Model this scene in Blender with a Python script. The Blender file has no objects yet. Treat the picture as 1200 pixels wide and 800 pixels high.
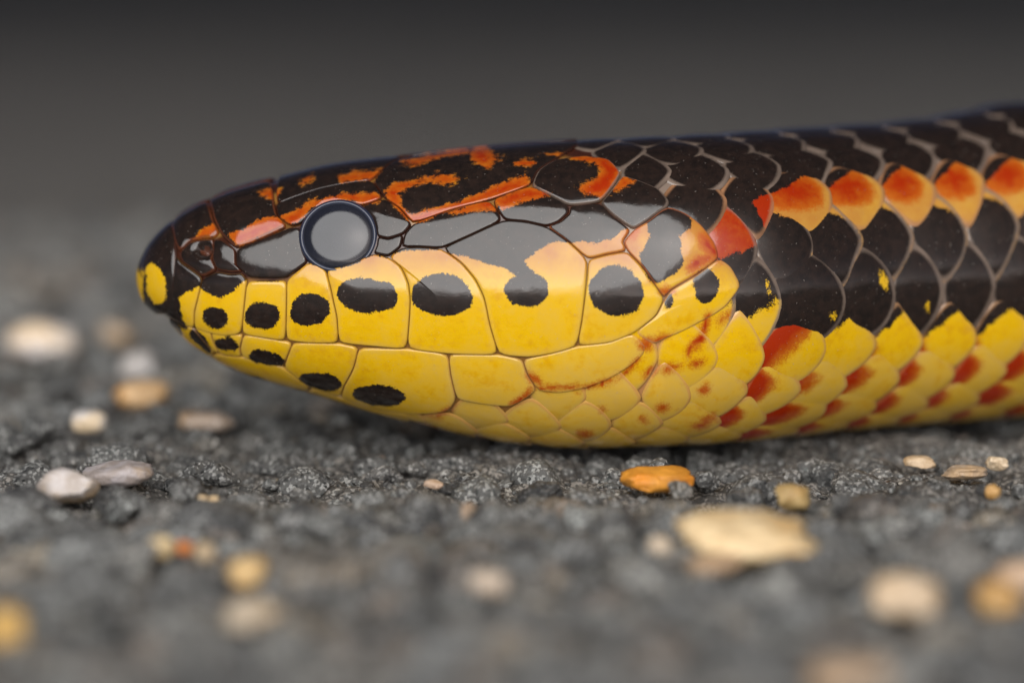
import bpy, bmesh, math, random
import numpy as np
from mathutils import Vector, Matrix

random.seed(7)
rng = np.random.default_rng(7)
MM = 0.001
C = bpy.context.scene.collection
sc = bpy.context.scene

# ------------------------------------------------------------------ camera
PITCH = math.radians(9.0)      # macro camera looking slightly down at the road
DIST = 285.0                   # mm from lens to the plane of focus
PXMM = 18.0                    # photograph pixels per mm on that plane
ZO = 8.5                       # height of the aim point above the road, mm
cp, sp = math.cos(PITCH), math.sin(PITCH)
FWD = np.array([0, cp, -sp]); UP = np.array([0, sp, cp]); RIGHT = np.array([1.0, 0, 0])
CAM = np.array([0, 0, ZO]) - DIST * FWD
cam_d = bpy.data.cameras.new('camera')
cam = bpy.data.objects.new('camera', cam_d); C.objects.link(cam)
cam.location = CAM * MM
cam.rotation_euler = (math.pi / 2 - PITCH, 0, 0)
cam_d.sensor_width = 36; cam_d.sensor_fit = 'HORIZONTAL'
cam_d.lens = 36 * DIST * PXMM / 1200
cam_d.clip_start = 0.01; cam_d.clip_end = 500
cam_d.dof.use_dof = True
cam_d.dof.focus_distance = (DIST + 1.0) * MM
cam_d.dof.aperture_fstop = cam_d.lens / 12.0
sc.camera = cam

# ------------------------------------------------------------------ sky, sun, exposure
SUN_EL, SUN_AZ = 32.0, -13.0     # soft light from behind and above the camera
world = bpy.data.worlds.new('World'); sc.world = world; world.use_nodes = True
wn = world.node_tree; bg = wn.nodes['Background']
sky = wn.nodes.new('ShaderNodeTexSky'); sky.sky_type = 'NISHITA'; sky.sun_disc = False
sky.air_density = 0.03; sky.dust_density = 1.0; sky.ozone_density = 0.0
sky.sun_elevation = math.radians(SUN_EL); sky.sun_rotation = math.radians(180 + SUN_AZ)
wn.links.new(sky.outputs[0], bg.inputs[0]); bg.inputs[1].default_value = 0.05
sd = bpy.data.lights.new('sun', 'SUN'); sd.energy = 1.5; sd.angle = math.radians(62); sd.color = (1.0, 0.985, 0.965)
so = bpy.data.objects.new('sun', sd); C.objects.link(so)
_e, _a = math.radians(SUN_EL), math.radians(SUN_AZ)
sun_dir = Vector((math.sin(_a) * math.cos(_e), -math.cos(_a) * math.cos(_e), math.sin(_e)))   # towards the sun
so.rotation_euler = sun_dir.to_track_quat('Z', 'Y').to_euler()
so.location = sun_dir * 0.6
sc.view_settings.view_transform = 'Standard'; sc.view_settings.look = 'None'
sc.view_settings.gamma = 1; sc.view_settings.exposure = 1.4
sc.view_settings.use_curve_mapping = False

# ------------------------------------------------------------------ pixel <-> space
def ray(px, py):
    d = DIST * FWD + ((px - 600) / PXMM) * RIGHT + ((400 - py) / PXMM) * UP
    return d
def on_y(px, py, y):            # point of that pixel's ray at depth y
    d = ray(px, py); t = (y - CAM[1]) / d[1]; return CAM + t * d
def on_ground(px, py, z=0.0):
    d = ray(px, py); t = (z - CAM[2]) / d[2]; return CAM + t * d
def project(P):
    v = P - CAM; dep = v @ FWD
    return 600 + PXMM * (v @ RIGHT) * DIST / dep, 400 - PXMM * (v @ UP) * DIST / dep

# ------------------------------------------------------------------ noise
def hash2(i, j, seed):
    h = (i.astype(np.int64) * 374761393 + j.astype(np.int64) * 668265263 + seed * 982451653) & 0x7fffffff
    h = ((h ^ (h >> 13)) * 1274126177) & 0x7fffffff
    return ((h ^ (h >> 16)) & 0xffff) / 65535.0
def vnoise(x, y, seed=0):
    i = np.floor(x); j = np.floor(y); fx = x - i; fy = y - j
    fx = fx * fx * (3 - 2 * fx); fy = fy * fy * (3 - 2 * fy)
    a = hash2(i, j, seed); b = hash2(i + 1, j, seed); c = hash2(i, j + 1, seed); d = hash2(i + 1, j + 1, seed)
    return (a * (1 - fx) + b * fx) * (1 - fy) + (c * (1 - fx) + d * fx) * fy - 0.5
def fbm(x, y, seed=0, octv=4, gain=0.5):
    s = 0; a = 1.0
    for o in range(octv):
        s = s + a * vnoise(x * 2 ** o + 17.3 * o, y * 2 ** o - 9.1 * o, seed + o); a *= gain
    return s

def pchip(x, y):
    x = np.asarray(x, float); y = np.asarray(y, float)
    h = np.diff(x); dl = np.diff(y) / h; m = np.zeros_like(y)
    for k in range(1, len(x) - 1):
        if dl[k - 1] * dl[k] > 0:
            w1 = 2 * h[k] + h[k - 1]; w2 = h[k] + 2 * h[k - 1]
            m[k] = (w1 + w2) / (w1 / dl[k - 1] + w2 / dl[k])
    m[0] = dl[0]; m[-1] = dl[-1]
    def f(q):
        q = np.clip(q, x[0], x[-1]); k = np.clip(np.searchsorted(x, q) - 1, 0, len(x) - 2)
        t = (q - x[k]) / h[k]
        return ((1 + 2 * t) * (1 - t) ** 2 * y[k] + t * (1 - t) ** 2 * h[k] * m[k]
                + t * t * (3 - 2 * t) * y[k + 1] + t * t * (t - 1) * h[k] * m[k + 1])
    return f

# ------------------------------------------------------------------ node helpers
def new_mat(name):
    m = bpy.data.materials.new(name); m.use_nodes = True
    nt = m.node_tree; b = nt.nodes['Principled BSDF']
    return m, nt, b
class NT:
    def __init__(s, nt): s.nt = nt
    def n(s, t, **kw):
        o = s.nt.nodes.new(t)
        for k, v in kw.items(): setattr(o, k, v)
        return o
    def l(s, a, b): s.nt.links.new(a, b)
    def attr(s, name, out='Fac'): return s.n('ShaderNodeAttribute', attribute_name=name).outputs[out]
    def math(s, op, a, b=None, c=None, clamp=False):
        o = s.n('ShaderNodeMath', operation=op, use_clamp=clamp)
        for k, v in enumerate((a, b, c)):
            if v is None: continue
            if isinstance(v, (int, float)): o.inputs[k].default_value = v
            else: s.l(v, o.inputs[k])
        return o.outputs[0]
    def step(s, v, lo, hi):          # smooth 1 below lo, 0 above hi
        o = s.n('ShaderNodeMapRange', interpolation_type='SMOOTHSTEP')
        s.l(v, o.inputs[0])
        for k, x in ((1, lo), (2, hi)):
            if isinstance(x, (int, float)): o.inputs[k].default_value = x
            else: s.l(x, o.inputs[k])
        o.inputs[3].default_value = 1; o.inputs[4].default_value = 0
        return o.outputs[0]
    def mix(s, f, a, b):
        o = s.n('ShaderNodeMix', data_type='RGBA')
        if isinstance(f, (int, float)): o.inputs[0].default_value = f
        else: s.l(f, o.inputs[0])
        for k, v in ((6, a), (7, b)):
            if isinstance(v, tuple): o.inputs[k].default_value = (*v, 1)
            else: s.l(v, o.inputs[k])
        return o.outputs[2]
    def noise(s, scale_mm, detail=3, rough=0.55, vec=None, off=0.0):
        if vec is None: vec = s.n('ShaderNodeNewGeometry').outputs['Position']
        o = s.n('ShaderNodeTexNoise'); o.inputs['Scale'].default_value = 1000.0 / scale_mm
        o.inputs['Detail'].default_value = detail; o.inputs['Roughness'].default_value = rough
        if off:
            ad = s.n('ShaderNodeVectorMath', operation='ADD'); ad.inputs[1].default_value = (off, off * 1.7, -off)
            s.l(vec, ad.inputs[0]); vec = ad.outputs[0]
        s.l(vec, o.inputs['Vector']); return o.outputs['Fac']
    def bump(s, h, strength, dist_mm, normal=None):
        o = s.n('ShaderNodeBump'); o.inputs['Strength'].default_value = strength
        o.inputs['Distance'].default_value = dist_mm * MM
        s.l(h, o.inputs['Height'])
        if normal is not None: s.l(normal, o.inputs['Normal'])
        return o.outputs[0]

# ---- snake skin: pigment regions come from attributes of the mesh (mm from each pigment's border)
def skin_material():
    m, nt, b = new_mat('snake_skin'); k = NT(nt)
    obj = None
    fine = k.math('SUBTRACT', k.noise(0.11, 3, 0.65), 0.5)
    mid = k.math('SUBTRACT', k.noise(0.55, 3, 0.6, off=.3), 0.5)
    big = k.math('SUBTRACT', k.noise(2.2, 3, 0.55, off=.7), 0.5)
    jag = k.math('MULTIPLY_ADD', fine, 0.46, k.math('MULTIPLY', mid, 0.18))
    sf = k.attr('sf')
    dk = k.math('ADD', k.attr('dk'), k.math('MULTIPLY_ADD', k.math('MULTIPLY', mid, sf), 5.0, jag))
    dmask = k.step(dk, k.math('MULTIPLY', sf, -1), sf)
    jag2 = k.math('MULTIPLY_ADD', fine, 0.7, k.math('MULTIPLY', mid, 0.55))
    rd = k.math('ADD', k.attr('rd'), jag2)
    rmask = k.step(rd, -0.30, 0.28)
    pl = k.math('ADD', k.attr('pl'), k.math('MULTIPLY', big, 1.3))
    pl = k.math('ADD', pl, k.math('MULTIPLY', mid, 0.8), clamp=True)
    edp = k.math('MULTIPLY', k.step(k.math('ADD', k.attr('ed'), k.math('MULTIPLY', mid, 1.2)), 0.0, 0.55), 0.55)
    pl = k.math('ADD', pl, edp, clamp=True)
    yel = k.mix(pl, (0.63, 0.375, 0.003), (0.54, 0.35, 0.065))
    yel = k.mix(k.math('MULTIPLY', k.step(k.math('ADD', mid, big), -0.35, 0.0), 0.35), yel, (0.46, 0.19, 0.006))
    deep = k.step(k.math('MULTIPLY_ADD', mid, 0.6, k.attr('rd')), -0.75, -0.15)
    red = k.mix(deep, (0.38, 0.085, 0.006), (0.29, 0.020, 0.002))
    yel = k.mix(k.math('MULTIPLY', k.attr('og'), k.math('MULTIPLY_ADD', big, 1.2, 0.8, clamp=True)), yel, (0.36, 0.125, 0.022))
    col = k.mix(rmask, yel, red)
    dark = k.mix(k.step(mid, -0.2, 0.2), (0.020, 0.0125, 0.010), (0.011, 0.008, 0.007))
    col = k.mix(dmask, col, dark)
    dust = k.math('MULTIPLY', k.step(k.noise(0.16, 1, .5, off=1.3), .27, .235), -1)
    col = k.mix(k.math('MULTIPLY', k.math('ADD', dust, 1), .35), col, (0.30, 0.27, 0.24))
    ed = k.math('MULTIPLY_ADD', fine, 0.10, k.attr('ed'))
    rw = k.attr('rw')
    rim = k.step(ed, k.math('MULTIPLY', rw, 0.45), rw)
    rim = k.math('MULTIPLY', rim, k.math('MAXIMUM', k.math('MULTIPLY_ADD', big, 1.4, 0.75, clamp=True), 0.1))
    col = k.mix(k.math('MULTIPLY', rim, k.attr('rs'), clamp=True), col, k.attr('rc', 'Color'))
    k.l(col, b.inputs['Base Color'])
    ro = k.math('MULTIPLY_ADD', k.noise(0.9, 4, 0.65, off=.2), 0.12, 0.035)
    k.l(ro, b.inputs['Roughness'])
    b.inputs['IOR'].default_value = 1.51
    b.inputs['Subsurface Weight'].default_value = 0.0
    # fine relief: faint grain and the odd speck of dust
    nb = k.bump(k.noise(0.10, 3, 0.6), 0.10, 0.012)
    nb = k.bump(k.noise(1.6, 3, 0.6, off=.5), 0.25, 0.05, nb)
    k.l(nb, b.inputs['Normal'])
    return m
SKIN = skin_material()

def eye_material(name, col, rough):
    m, nt, b = new_mat(name); k = NT(nt)
    c = k.mix(k.noise(0.8, 3), col, tuple(x * 1.8 for x in col))
    k.l(c, b.inputs['Base Color']); b.inputs['IOR'].default_value = 1.52
    k.l(k.math('MULTIPLY_ADD', k.noise(0.5, 4), 0.08, rough), b.inputs['Roughness'])
    return m
EYE = eye_material('eye_cornea', (0.008, 0.009, 0.014), 0.03)
EYERIM = eye_material('eye_rim_skin', (0.016, 0.02, 0.036), 0.16)

# ---- road
def road_material():
    m, nt, b = new_mat('asphalt_binder'); k = NT(nt)
    pos = k.n('ShaderNodeNewGeometry').outputs['Position']
    sep = k.n('ShaderNodeSeparateXYZ'); k.l(pos, sep.inputs[0])
    n1 = k.noise(0.22, 5, 0.7); n2 = k.noise(2.5, 5, 0.6, off=.1); n3 = k.noise(14, 4, 0.6, off=.4); n4 = k.noise(60, 4, .6, off=.9)
    c = k.mix(k.step(n2, .42, .6), (0.20, 0.205, 0.20), (0.035, 0.035, 0.036))
    c = k.mix(k.step(n1, .35, .52), k.mix(.5, c, (0.30, 0.29, 0.27)), c)
    c = k.mix(k.step(n3, .36, .47), (0.14, 0.138, 0.136), c)
    vo = k.n('ShaderNodeTexVoronoi'); vo.inputs['Scale'].default_value = 1000 / .22; k.l(pos, vo.inputs['Vector'])
    vs = k.n('ShaderNodeSeparateColor'); k.l(vo.outputs['Color'], vs.inputs[0])
    c = k.mix(k.step(vs.outputs[0], .08, .14), k.mix(.6, c, (0.42, 0.39, 0.35)), c)
    c = k.mix(k.step(vs.outputs[1], .3, .42), k.mix(.7, c, (0.01, 0.01, 0.01)), c)
    # flash falloff painted into the binder colour: road darkens with distance
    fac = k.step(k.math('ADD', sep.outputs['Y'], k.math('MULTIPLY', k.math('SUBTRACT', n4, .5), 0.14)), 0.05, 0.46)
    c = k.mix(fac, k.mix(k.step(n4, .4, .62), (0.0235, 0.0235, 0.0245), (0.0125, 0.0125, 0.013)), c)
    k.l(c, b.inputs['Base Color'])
    b.inputs['Specular IOR Level'].default_value = 0.18
    k.l(k.math('MULTIPLY_ADD', n1, 0.5, 0.35), b.inputs['Roughness'])
    nb = k.bump(n1, 1.0, 0.3); nb = k.bump(n2, 0.8, 0.5, nb)
    k.l(nb, b.inputs['Normal'])
    return m
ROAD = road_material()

def stone_material(name, use_attr, smooth=False):
    m, nt, b = new_mat(name); k = NT(nt)
    if use_attr: base = k.attr('tint', 'Color')
    else: base = k.n('ShaderNodeObjectInfo').outputs['Color']
    n1 = k.noise(0.18, 5, 0.7); n2 = k.noise(1.1, 5, 0.62, off=.3); n3 = k.noise(3.0, 3, .5, off=.6)
    hsv = lambda v: None
    def scaled(f):
        o = k.n('ShaderNodeMix', data_type='RGBA', blend_type='MULTIPLY'); o.inputs[0].default_value = 1
        k.l(base, o.inputs[6]); o.inputs[7].default_value = (*f, 1); return o.outputs[2]
    if smooth:
        c = k.mix(k.step(n2, .40, .62), scaled((1.15, 1.12, 1.08)), scaled((0.88, 0.80, 0.70)))
        c = k.mix(k.math('MULTIPLY', k.step(n3, .30, .48), .75), c, scaled((1.05, .78, .42)))
        c = k.mix(k.math('MULTIPLY', k.step(n1, .25, .40), .4), c, scaled((.55, .48, .42)))
        k.l(c, b.inputs['Base Color']); k.l(k.math('MULTIPLY_ADD', n1, .35, .22), b.inputs['Roughness'])
        b.inputs['Subsurface Weight'].default_value = 0.0
        nb = k.bump(n1, 0.6, 0.12); nb = k.bump(n2, 0.7, 0.35, nb)
    else:
        c = k.mix(k.step(n2, .38, .60), scaled((1.25, 1.28, 1.25)), scaled((0.50, 0.53, 0.52)))
        vo = k.n('ShaderNodeTexVoronoi'); vo.inputs['Scale'].default_value = 1000 / .19
        k.l(k.n('ShaderNodeNewGeometry').outputs['Position'], vo.inputs['Vector'])
        vs = k.n('ShaderNodeSeparateColor'); k.l(vo.outputs['Color'], vs.inputs[0])
        c = k.mix(k.step(vs.outputs[0], .07, .12), k.mix(.7, c, (0.55, 0.55, 0.53)), c)     # mineral flecks and pits
        c = k.mix(k.step(k.math('MULTIPLY_ADD', n2, .6, vs.outputs[1]), .5, .68), k.mix(.7, c, (0.012, 0.012, 0.012)), c)
        tar = k.step(k.math('ADD', n3, k.math('MULTIPLY', n1, .3)), .50, .66)      # smears of binder left on the stone
        c = k.mix(tar, c, k.mix(.7, c, (0.022, 0.022, 0.024)))
        k.l(c, b.inputs['Base Color'])
        k.l(k.math('MULTIPLY_ADD', n1, .55, .22), b.inputs['Roughness'])
        nb = k.bump(n1, 1.0, 0.30); nb = k.bump(n2, 0.9, 0.6, nb)
    k.l(nb, b.inputs['Normal'])
    return m
AGG = stone_material('crushed_stone', False)
AGGS = stone_material('crushed_stone_bed', True)
PEB = stone_material('loose_pebble', False, True)

# ------------------------------------------------------------------ mesh helpers
def mesh_obj(name, V, F, mat, parent=None, attrs=None, smooth=True, colors=None, mesh=None):
    me = bpy.data.meshes.new(name)
    me.from_pydata((np.asarray(V) * MM).tolist(), [], F if isinstance(F, list) else F.tolist())
    if smooth: me.polygons.foreach_set('use_smooth', np.ones(len(me.polygons), bool))
    for n, a in (attrs or {}).items():
        a = np.asarray(a, np.float32)
        if a.ndim == 2:
            at = me.attributes.new(n, 'FLOAT_COLOR', 'POINT')
            col = np.ones((len(V), 4), np.float32); col[:, :3] = a
            at.data.foreach_set('color', col.ravel())
        else:
            at = me.attributes.new(n, 'FLOAT', 'POINT'); at.data.foreach_set('value', a)
    me.materials.append(mat); me.update()
    o = bpy.data.objects.new(name, me); C.objects.link(o)
    if parent is not None: attach(o, parent)
    return o
def attach(o, parent):
    o.parent = parent
    root = parent
    while root.parent: root = root.parent
    o.matrix_parent_inverse = Matrix.Translation(-Vector(root.location)) if parent is root else Matrix.Identity(4)
def tag(o, label=None, cat=None, group=None, kind=None):
    if label: o['label'] = label
    if cat: o['category'] = cat
    if group: o['group'] = group
    if kind: o['kind'] = kind
    return o

# ================================================================== SNAKE: shape
# outline of head and body in the photograph: column, top row, bottom row, depth of the spine, half width
prof = [(161, 325, 325, 9.0, 0), (163.5, 312, 337, 9.0, 1.15), (168, 300, 350, 9.0, 1.95), (180, 281, 362, 9.0, 3.0), (200, 262, 377, 9.0, 4.05),
        (230, 242.5, 404, 9.0, 5.0), (270, 225, 428, 9.0, 5.9), (330, 208, 448, 9.0, 6.9), (400, 193, 468, 9.0, 7.8),
        (470, 184, 489, 9.0, 8.35), (540, 176, 506, 9.0, 8.8), (600, 170, 516, 9.0, 9.1), (680, 164.5, 522, 9.05, 9.4),
        (760, 162, 524, 9.3, 9.6), (840, 159, 520, 10.6, 9.8), (900, 155, 512, 12.7, 10.0), (960, 151, 504, 14.9, 10.2),
        (1040, 146, 497.5, 17.2, 10.4), (1120, 137, 492.5, 19.2, 10.6), (1200, 122, 487, 21.3, 10.9)]
PX, PY, PT, PB, PW = [], [], [], [], []
for x, t, b, yc, w in prof:
    a = on_y(x, t, yc); c = on_y(x, b, yc)
    PX.append((a[0] + c[0]) / 2); PY.append(yc); PT.append(a[2]); PB.append(c[2]); PW.append(w)
PB = [max(z, 0.05) if x > 7 else z for x, z in zip(PX, PB)]
for x, y, r in [(48, 26.5, 11.1), (62, 32, 11.3), (80, 40, 11.5), (104, 54, 11.5), (128, 74, 11.4), (147, 100, 11.0), (160, 132, 10.4),
                (166, 170, 9.4), (165, 212, 8.0), (158, 256, 6.2), (150, 298, 4.2), (147, 334, 2.2), (147, 352, 0.4)]:
    PX.append(x); PY.append(y); PB.append(0.05); PT.append(0.05 + 1.9 * r); PW.append(r)
PX, PY, PT, PB, PW = map(np.array, (PX, PY, PT, PB, PW))
PQ = np.concatenate([[0], np.cumsum(np.hypot(np.diff(PX), np.diff(PY)))])
QEND = PQ[-1]
PU = np.sqrt(PQ)
fX, fY = pchip(PQ, PX), pchip(PQ, PY)
fT, fB, fW = pchip(PU, PT), pchip(PU, PB), pchip(PU, PW)
NEXP = 2.25
def surf(q, th, h=None):
    q = np.clip(np.asarray(q, float), 1e-4, QEND); th = np.asarray(th, float)
    u = np.sqrt(q)
    x, y = fX(q), fY(q)
    e = 0.35
    q0, q1 = np.maximum(q - e, 0), np.minimum(q + e, QEND)
    tx, ty = fX(q1) - fX(q0), fY(q1) - fY(q0); L = np.hypot(tx, ty); tx, ty = tx / L, ty / L
    zt, zb, w = fT(u), fB(u), fW(u)
    H = (zt - zb) / 2; zc = (zt + zb) / 2
    c, s = np.cos(th), np.sin(th)
    ex = 2 / NEXP
    lat = w * np.sign(c) * np.abs(c) ** ex          # + towards the camera side
    ver = H * np.sign(s) * np.abs(s) ** ex
    return np.stack([x + ty * lat, y - tx * lat, zc + ver], -1)
def normal(q, th):
    q = np.asarray(q, float); th = np.asarray(th, float)
    q = np.maximum(q, 0.02)
    dq = np.minimum(0.05, q * 0.4); dt = 0.02
    a = surf(q + dq, th) - surf(q - dq, th); b = surf(q, th + dt) - surf(q, th - dt)
    n = np.cross(a, b); n /= np.linalg.norm(n, axis=-1, keepdims=True) + 1e-12
    return n
def place(q, th, h): return surf(q, th) + normal(q, th) * np.asarray(h)[..., None]
# orientation check: outward normal
_t = normal(np.array([20.0]), np.array([0.0]))[0]
NSGN = 1.0 if _t[1] < 0 else -1.0
_n0 = normal
def normal(q, th): return NSGN * _n0(q, th)

# inverse: pixel -> (q, theta) on the side the camera sees
_u = np.linspace(0.05, math.sqrt(62), 560)
GQ, GT = np.meshgrid(_u ** 2, np.radians(np.linspace(-100, 112, 420)), indexing='ij')
_P = surf(GQ, GT); _N = normal(GQ, GT)
_fac = ((_P - CAM) * _N).sum(-1) < 0
_gx, _gy = project(_P)
_ok = _fac.ravel(); fx_, fy_, fq_, ft_ = _gx.ravel()[_ok], _gy.ravel()[_ok], GQ.ravel()[_ok], GT.ravel()[_ok]
def inv(pts):
    pts = np.asarray(pts, float); Q, T = [], []
    for x, y in pts:
        k = np.argmin((fx_ - x) ** 2 + (fy_ - y) ** 2); Q.append(fq_[k]); T.append(ft_[k])
    Q, T = np.array(Q), np.array(T)
    for _ in range(3):
        x, y = project(surf(Q, T)); dq, dt = 0.02, 0.01
        xq, yq = project(surf(Q + dq, T)); xt, yt = project(surf(Q, T + dt))
        a, b, c, d = (xq - x) / dq, (xt - x) / dt, (yq - y) / dq, (yt - y) / dt
        det = a * d - b * c; rx, ry = pts[:, 0] - x, pts[:, 1] - y
        good = np.abs(det) > 600
        det = np.where(good, det, 1)
        sq, st = (d * rx - b * ry) / det, (a * ry - c * rx) / det
        Q = np.where(good, np.maximum(Q + np.clip(sq, -.12, .12), .01), Q); T = np.where(good, T + np.clip(st, -.03, .03), T)
    return Q, T
def q_at(px, thdeg):            # station whose surface point at that angle sits in that column
    q = np.linspace(0.05, 62, 3000); x, _ = project(surf(q, np.full_like(q, math.radians(thdeg))))
    return q[np.argmin(np.abs(x - px))]

# ================================================================== SNAKE: pigment (photograph pixels, near side)
def sd_poly(x, y, P):
    P = np.asarray(P, float); d = np.full(x.shape, 1e9); ins = np.zeros(x.shape, bool)
    for (x0, y0), (x1, y1) in zip(P, np.roll(P, -1, 0)):
        ex, ey = x1 - x0, y1 - y0; wx, wy = x - x0, y - y0
        t = np.clip((wx * ex + wy * ey) / (ex * ex + ey * ey + 1e-9), 0, 1)
        d = np.minimum(d, (wx - t * ex) ** 2 + (wy - t * ey) ** 2)
        c = (y0 > y) != (y1 > y)
        ins ^= c & (x < (x1 - x0) * (y - y0) / (y1 - y0 + 1e-12) + x0)
    return np.where(ins, -1, 1) * np.sqrt(d)
def sd_ell(x, y, cx, cy, rx, ry, rot=0):
    a = math.radians(rot); dx, dy = x - cx, y - cy
    u, v = (dx * math.cos(a) + dy * math.sin(a)) / rx, (-dx * math.sin(a) + dy * math.cos(a)) / ry
    r = np.hypot(u, v)
    g = np.hypot(u / rx, v / ry) + 1e-9
    return np.where(r < 1e-3, -min(rx, ry), r * (r - 1) / g)
DARK_MAIN = [(140, 366), (188, 370), (200, 376), (227, 386), (218, 377), (212, 362), (211, 350), (219, 341), (233, 337), (241, 342), (262, 347),
             (273, 341), (284, 330), (290, 328), (336, 328), (361, 309), (374, 311), (383, 316), (402, 313), (420, 309), (437, 299),
             (455, 303), (470, 293), (500, 292), (520, 293), (537, 300), (565, 306), (590, 314), (604, 322), (606, 330), (630, 330), (624, 315),
             (612, 307), (628, 297), (642, 287), (652, 282), (668, 283), (700, 284), (716, 282), (727, 271), (742, 268),
             (757, 262), (763, 275), (757, 290), (748, 298), (752, 313), (763, 328), (773, 331), (790, 322), (799, 312), (797, 292), (796, 276), (808, 266),
             (806, 253), (790, 243), (1400, 150), (1400, -200), (100, -200), (100, 366)]
DARK_ELL = [(254, 371, 16, 13, 20), (309, 369, 21, 17, 8), (363, 362, 23, 19, -8), (430, 346, 36, 20, 4), (519, 346, 36, 24, 8), (617, 340, 26, 20, 0),
            (722, 340, 32, 29, 30), (827, 334, 15, 20, 12), (783, 353, 6, 9, 0),
            (236, 398, 17, 6, 52), (266, 402, 15, 6.5, 18), (313, 419, 22, 9, 13), (376, 446, 26, 10, 8), (445, 461, 31, 11.5, 2),
            (290, 441, 36, 4, 22), (209, 382, 12, 3, 40)]
YELLOW_ELL = [(184, 333, 11, 25, -12), (164, 336, 4.5, 22, -5)]
RED_TOP = [[(266, 276), (298, 263), (328, 252), (338, 263), (305, 280), (277, 289)],
           [(329, 253), (352, 246), (370, 240), (360, 252), (353, 261), (340, 263)],
           [(358, 242), (372, 235), (400, 229), (440, 226), (452, 232), (430, 239), (400, 237), (372, 243)],
           [(395, 207), (420, 200), (447, 199), (437, 209), (402, 213)],
           [(450, 226), (465, 216), (490, 213), (498, 216), (480, 221), (469, 228), (471, 240), (480, 250), (486, 263), (476, 258), (462, 240)],
           [(478, 254), (500, 246), (530, 240), (560, 229), (590, 216), (615, 207), (624, 217), (600, 229), (560, 240), (530, 248), (484, 264)],
           [(548, 180), (565, 172), (585, 184), (572, 198), (553, 191)], [(468, 193), (500, 184), (548, 174), (552, 180), (505, 190), (482, 197)],
           [(498, 210), (515, 203), (530, 209), (546, 212), (520, 217)],
           [(523, 251), (560, 238), (578, 236), (586, 249), (560, 248), (535, 252)],
           [(578, 235), (620, 217), (646, 225), (641, 231), (605, 237), (590, 247)],
           [(640, 180), (680, 183), (712, 186), (728, 200), (717, 222), (704, 233), (690, 231), (677, 220), (692, 213), (703, 203), (695, 194), (672, 188)],
           [(716, 226), (728, 208), (745, 211), (737, 219), (722, 224)],
           [(305, 231), (316, 222), (330, 222), (322, 234)], [(225, 282), (252, 262), (258, 275), (246, 279)]]
RED_ELL = [(615, 192, 14, 4, -4), (360, 213, 9, 3, -15)]
RED_LOW = [(742, 272, 8, 12, 30), (832, 290, 10, 22, -40), (820, 308, 18, 7, -30), (783, 343, 9, 5, 0), (768, 326, 5, 4, 0),
           (757, 404, 8, 8, 0), (775, 396, 14, 3, -25), (764, 437, 10, 4, -30), (786, 431, 11, 4, -15), (823, 388, 5, 22, 18), (812, 404, 4, 16, 25),
           (816, 424, 10, 4, -12), (824, 456, 8, 5, -20), (776, 477, 9, 4, -10), (704, 480, 3, 2, 0), (685, 507, 7, 4, 0), (755, 490, 6, 3, 20),
           (826, 494, 15, 5, -22), (652, 455, 26, 3, -4), (627, 444, 12, 4, 45), (612, 465, 16, 4, -40), (700, 450, 20, 2.5, -20), (738, 430, 14, 2.5, -38),
           (520, 483, 14, 3, -25), (850, 372, 12, 4, -30)]
def pigment(px, py):
    # pigment borders are never drawn with a ruler
    px, py = (px + 4.5 * vnoise(px / 17, py / 17, 5) + 2.2 * vnoise(px / 6, py / 6, 6), py + 4.5 * vnoise(px / 17, py / 17, 8) + 2.2 * vnoise(px / 6, py / 6, 9))
    r = np.full(px.shape, 1e9)
    for P in RED_TOP: r = np.minimum(r, sd_poly(px, py, P))
    for E in RED_ELL: r = np.minimum(r, sd_ell(px, py, *E))
    d = np.maximum(sd_poly(px, py, DARK_MAIN), -r)
    for E in YELLOW_ELL: d = np.maximum(d, -sd_ell(px, py, *E))
    for E in DARK_ELL: d = np.minimum(d, sd_ell(px, py, *E))
    rl = r - 4.0
    for E in RED_LOW: rl = np.minimum(rl, sd_ell(px, py, *E) - 0.8)
    pl = np.clip((py - 395) / 90, 0, .6) * np.clip((px - 380) / 200, 0, 1) * .8 + np.clip((px - 640) / 200, 0, .25) * (py > 360)
    return d / PXMM, rl / PXMM, pl

RIM_HEAD = np.array([0.045, 0.014, 0.008]); RIM_LIP = np.array([0.26, 0.125, 0.03]); RIM_BODY = np.array([0.185, 0.14, 0.112]); RIM_LOW = np.array([0.46, 0.235, 0.095])
RIM_RUST = np.array([0.095, 0.028, 0.012])
RIM_PINK = np.array([0.34, 0.11, 0.05])

# ================================================================== SNAKE: scales
def rings(N, d, r):             # concentric mesh for one scale: ring fractions and faces
    t = [1 - x / r for x in d if x < 0.7 * r]
    last = t[-1]; n_in = 5
    t += [last * (1 - (i + 1) / n_in) for i in range(n_in - 1)]
    K = len(t); F = []
    for k in range(K - 1):
        for i in range(N):
            j = (i + 1) % N; F.append((k * N + i, k * N + j, (k + 1) * N + j, (k + 1) * N + i))
    c = K * N
    for i in range(N): F.append(((K - 1) * N + i, (K - 1) * N + (i + 1) % N, c))
    return np.array(t + [0.0]), F
def chaikin(P, r=0.14):
    P = np.asarray(P, float); Q = np.roll(P, -1, 0)
    return np.stack([P * (1 - r) + Q * r, P * r + Q * (1 - r)], 1).reshape(-1, 2)
def resample(P, N):
    P = np.asarray(P, float); Q = np.vstack([P, P[:1]]); L = np.concatenate([[0], np.cumsum(np.hypot(*np.diff(Q, axis=0).T))])
    s = np.linspace(0, L[-1], N, endpoint=False)
    return np.stack([np.interp(s, L, Q[:, 0]), np.interp(s, L, Q[:, 1])], -1)
FAR = []                         # the far side's and out-of-frame scales, joined later
def add_far(V, F, A): FAR.append((V, F, A))
def mirror(q, th): return q, math.pi - th

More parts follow.
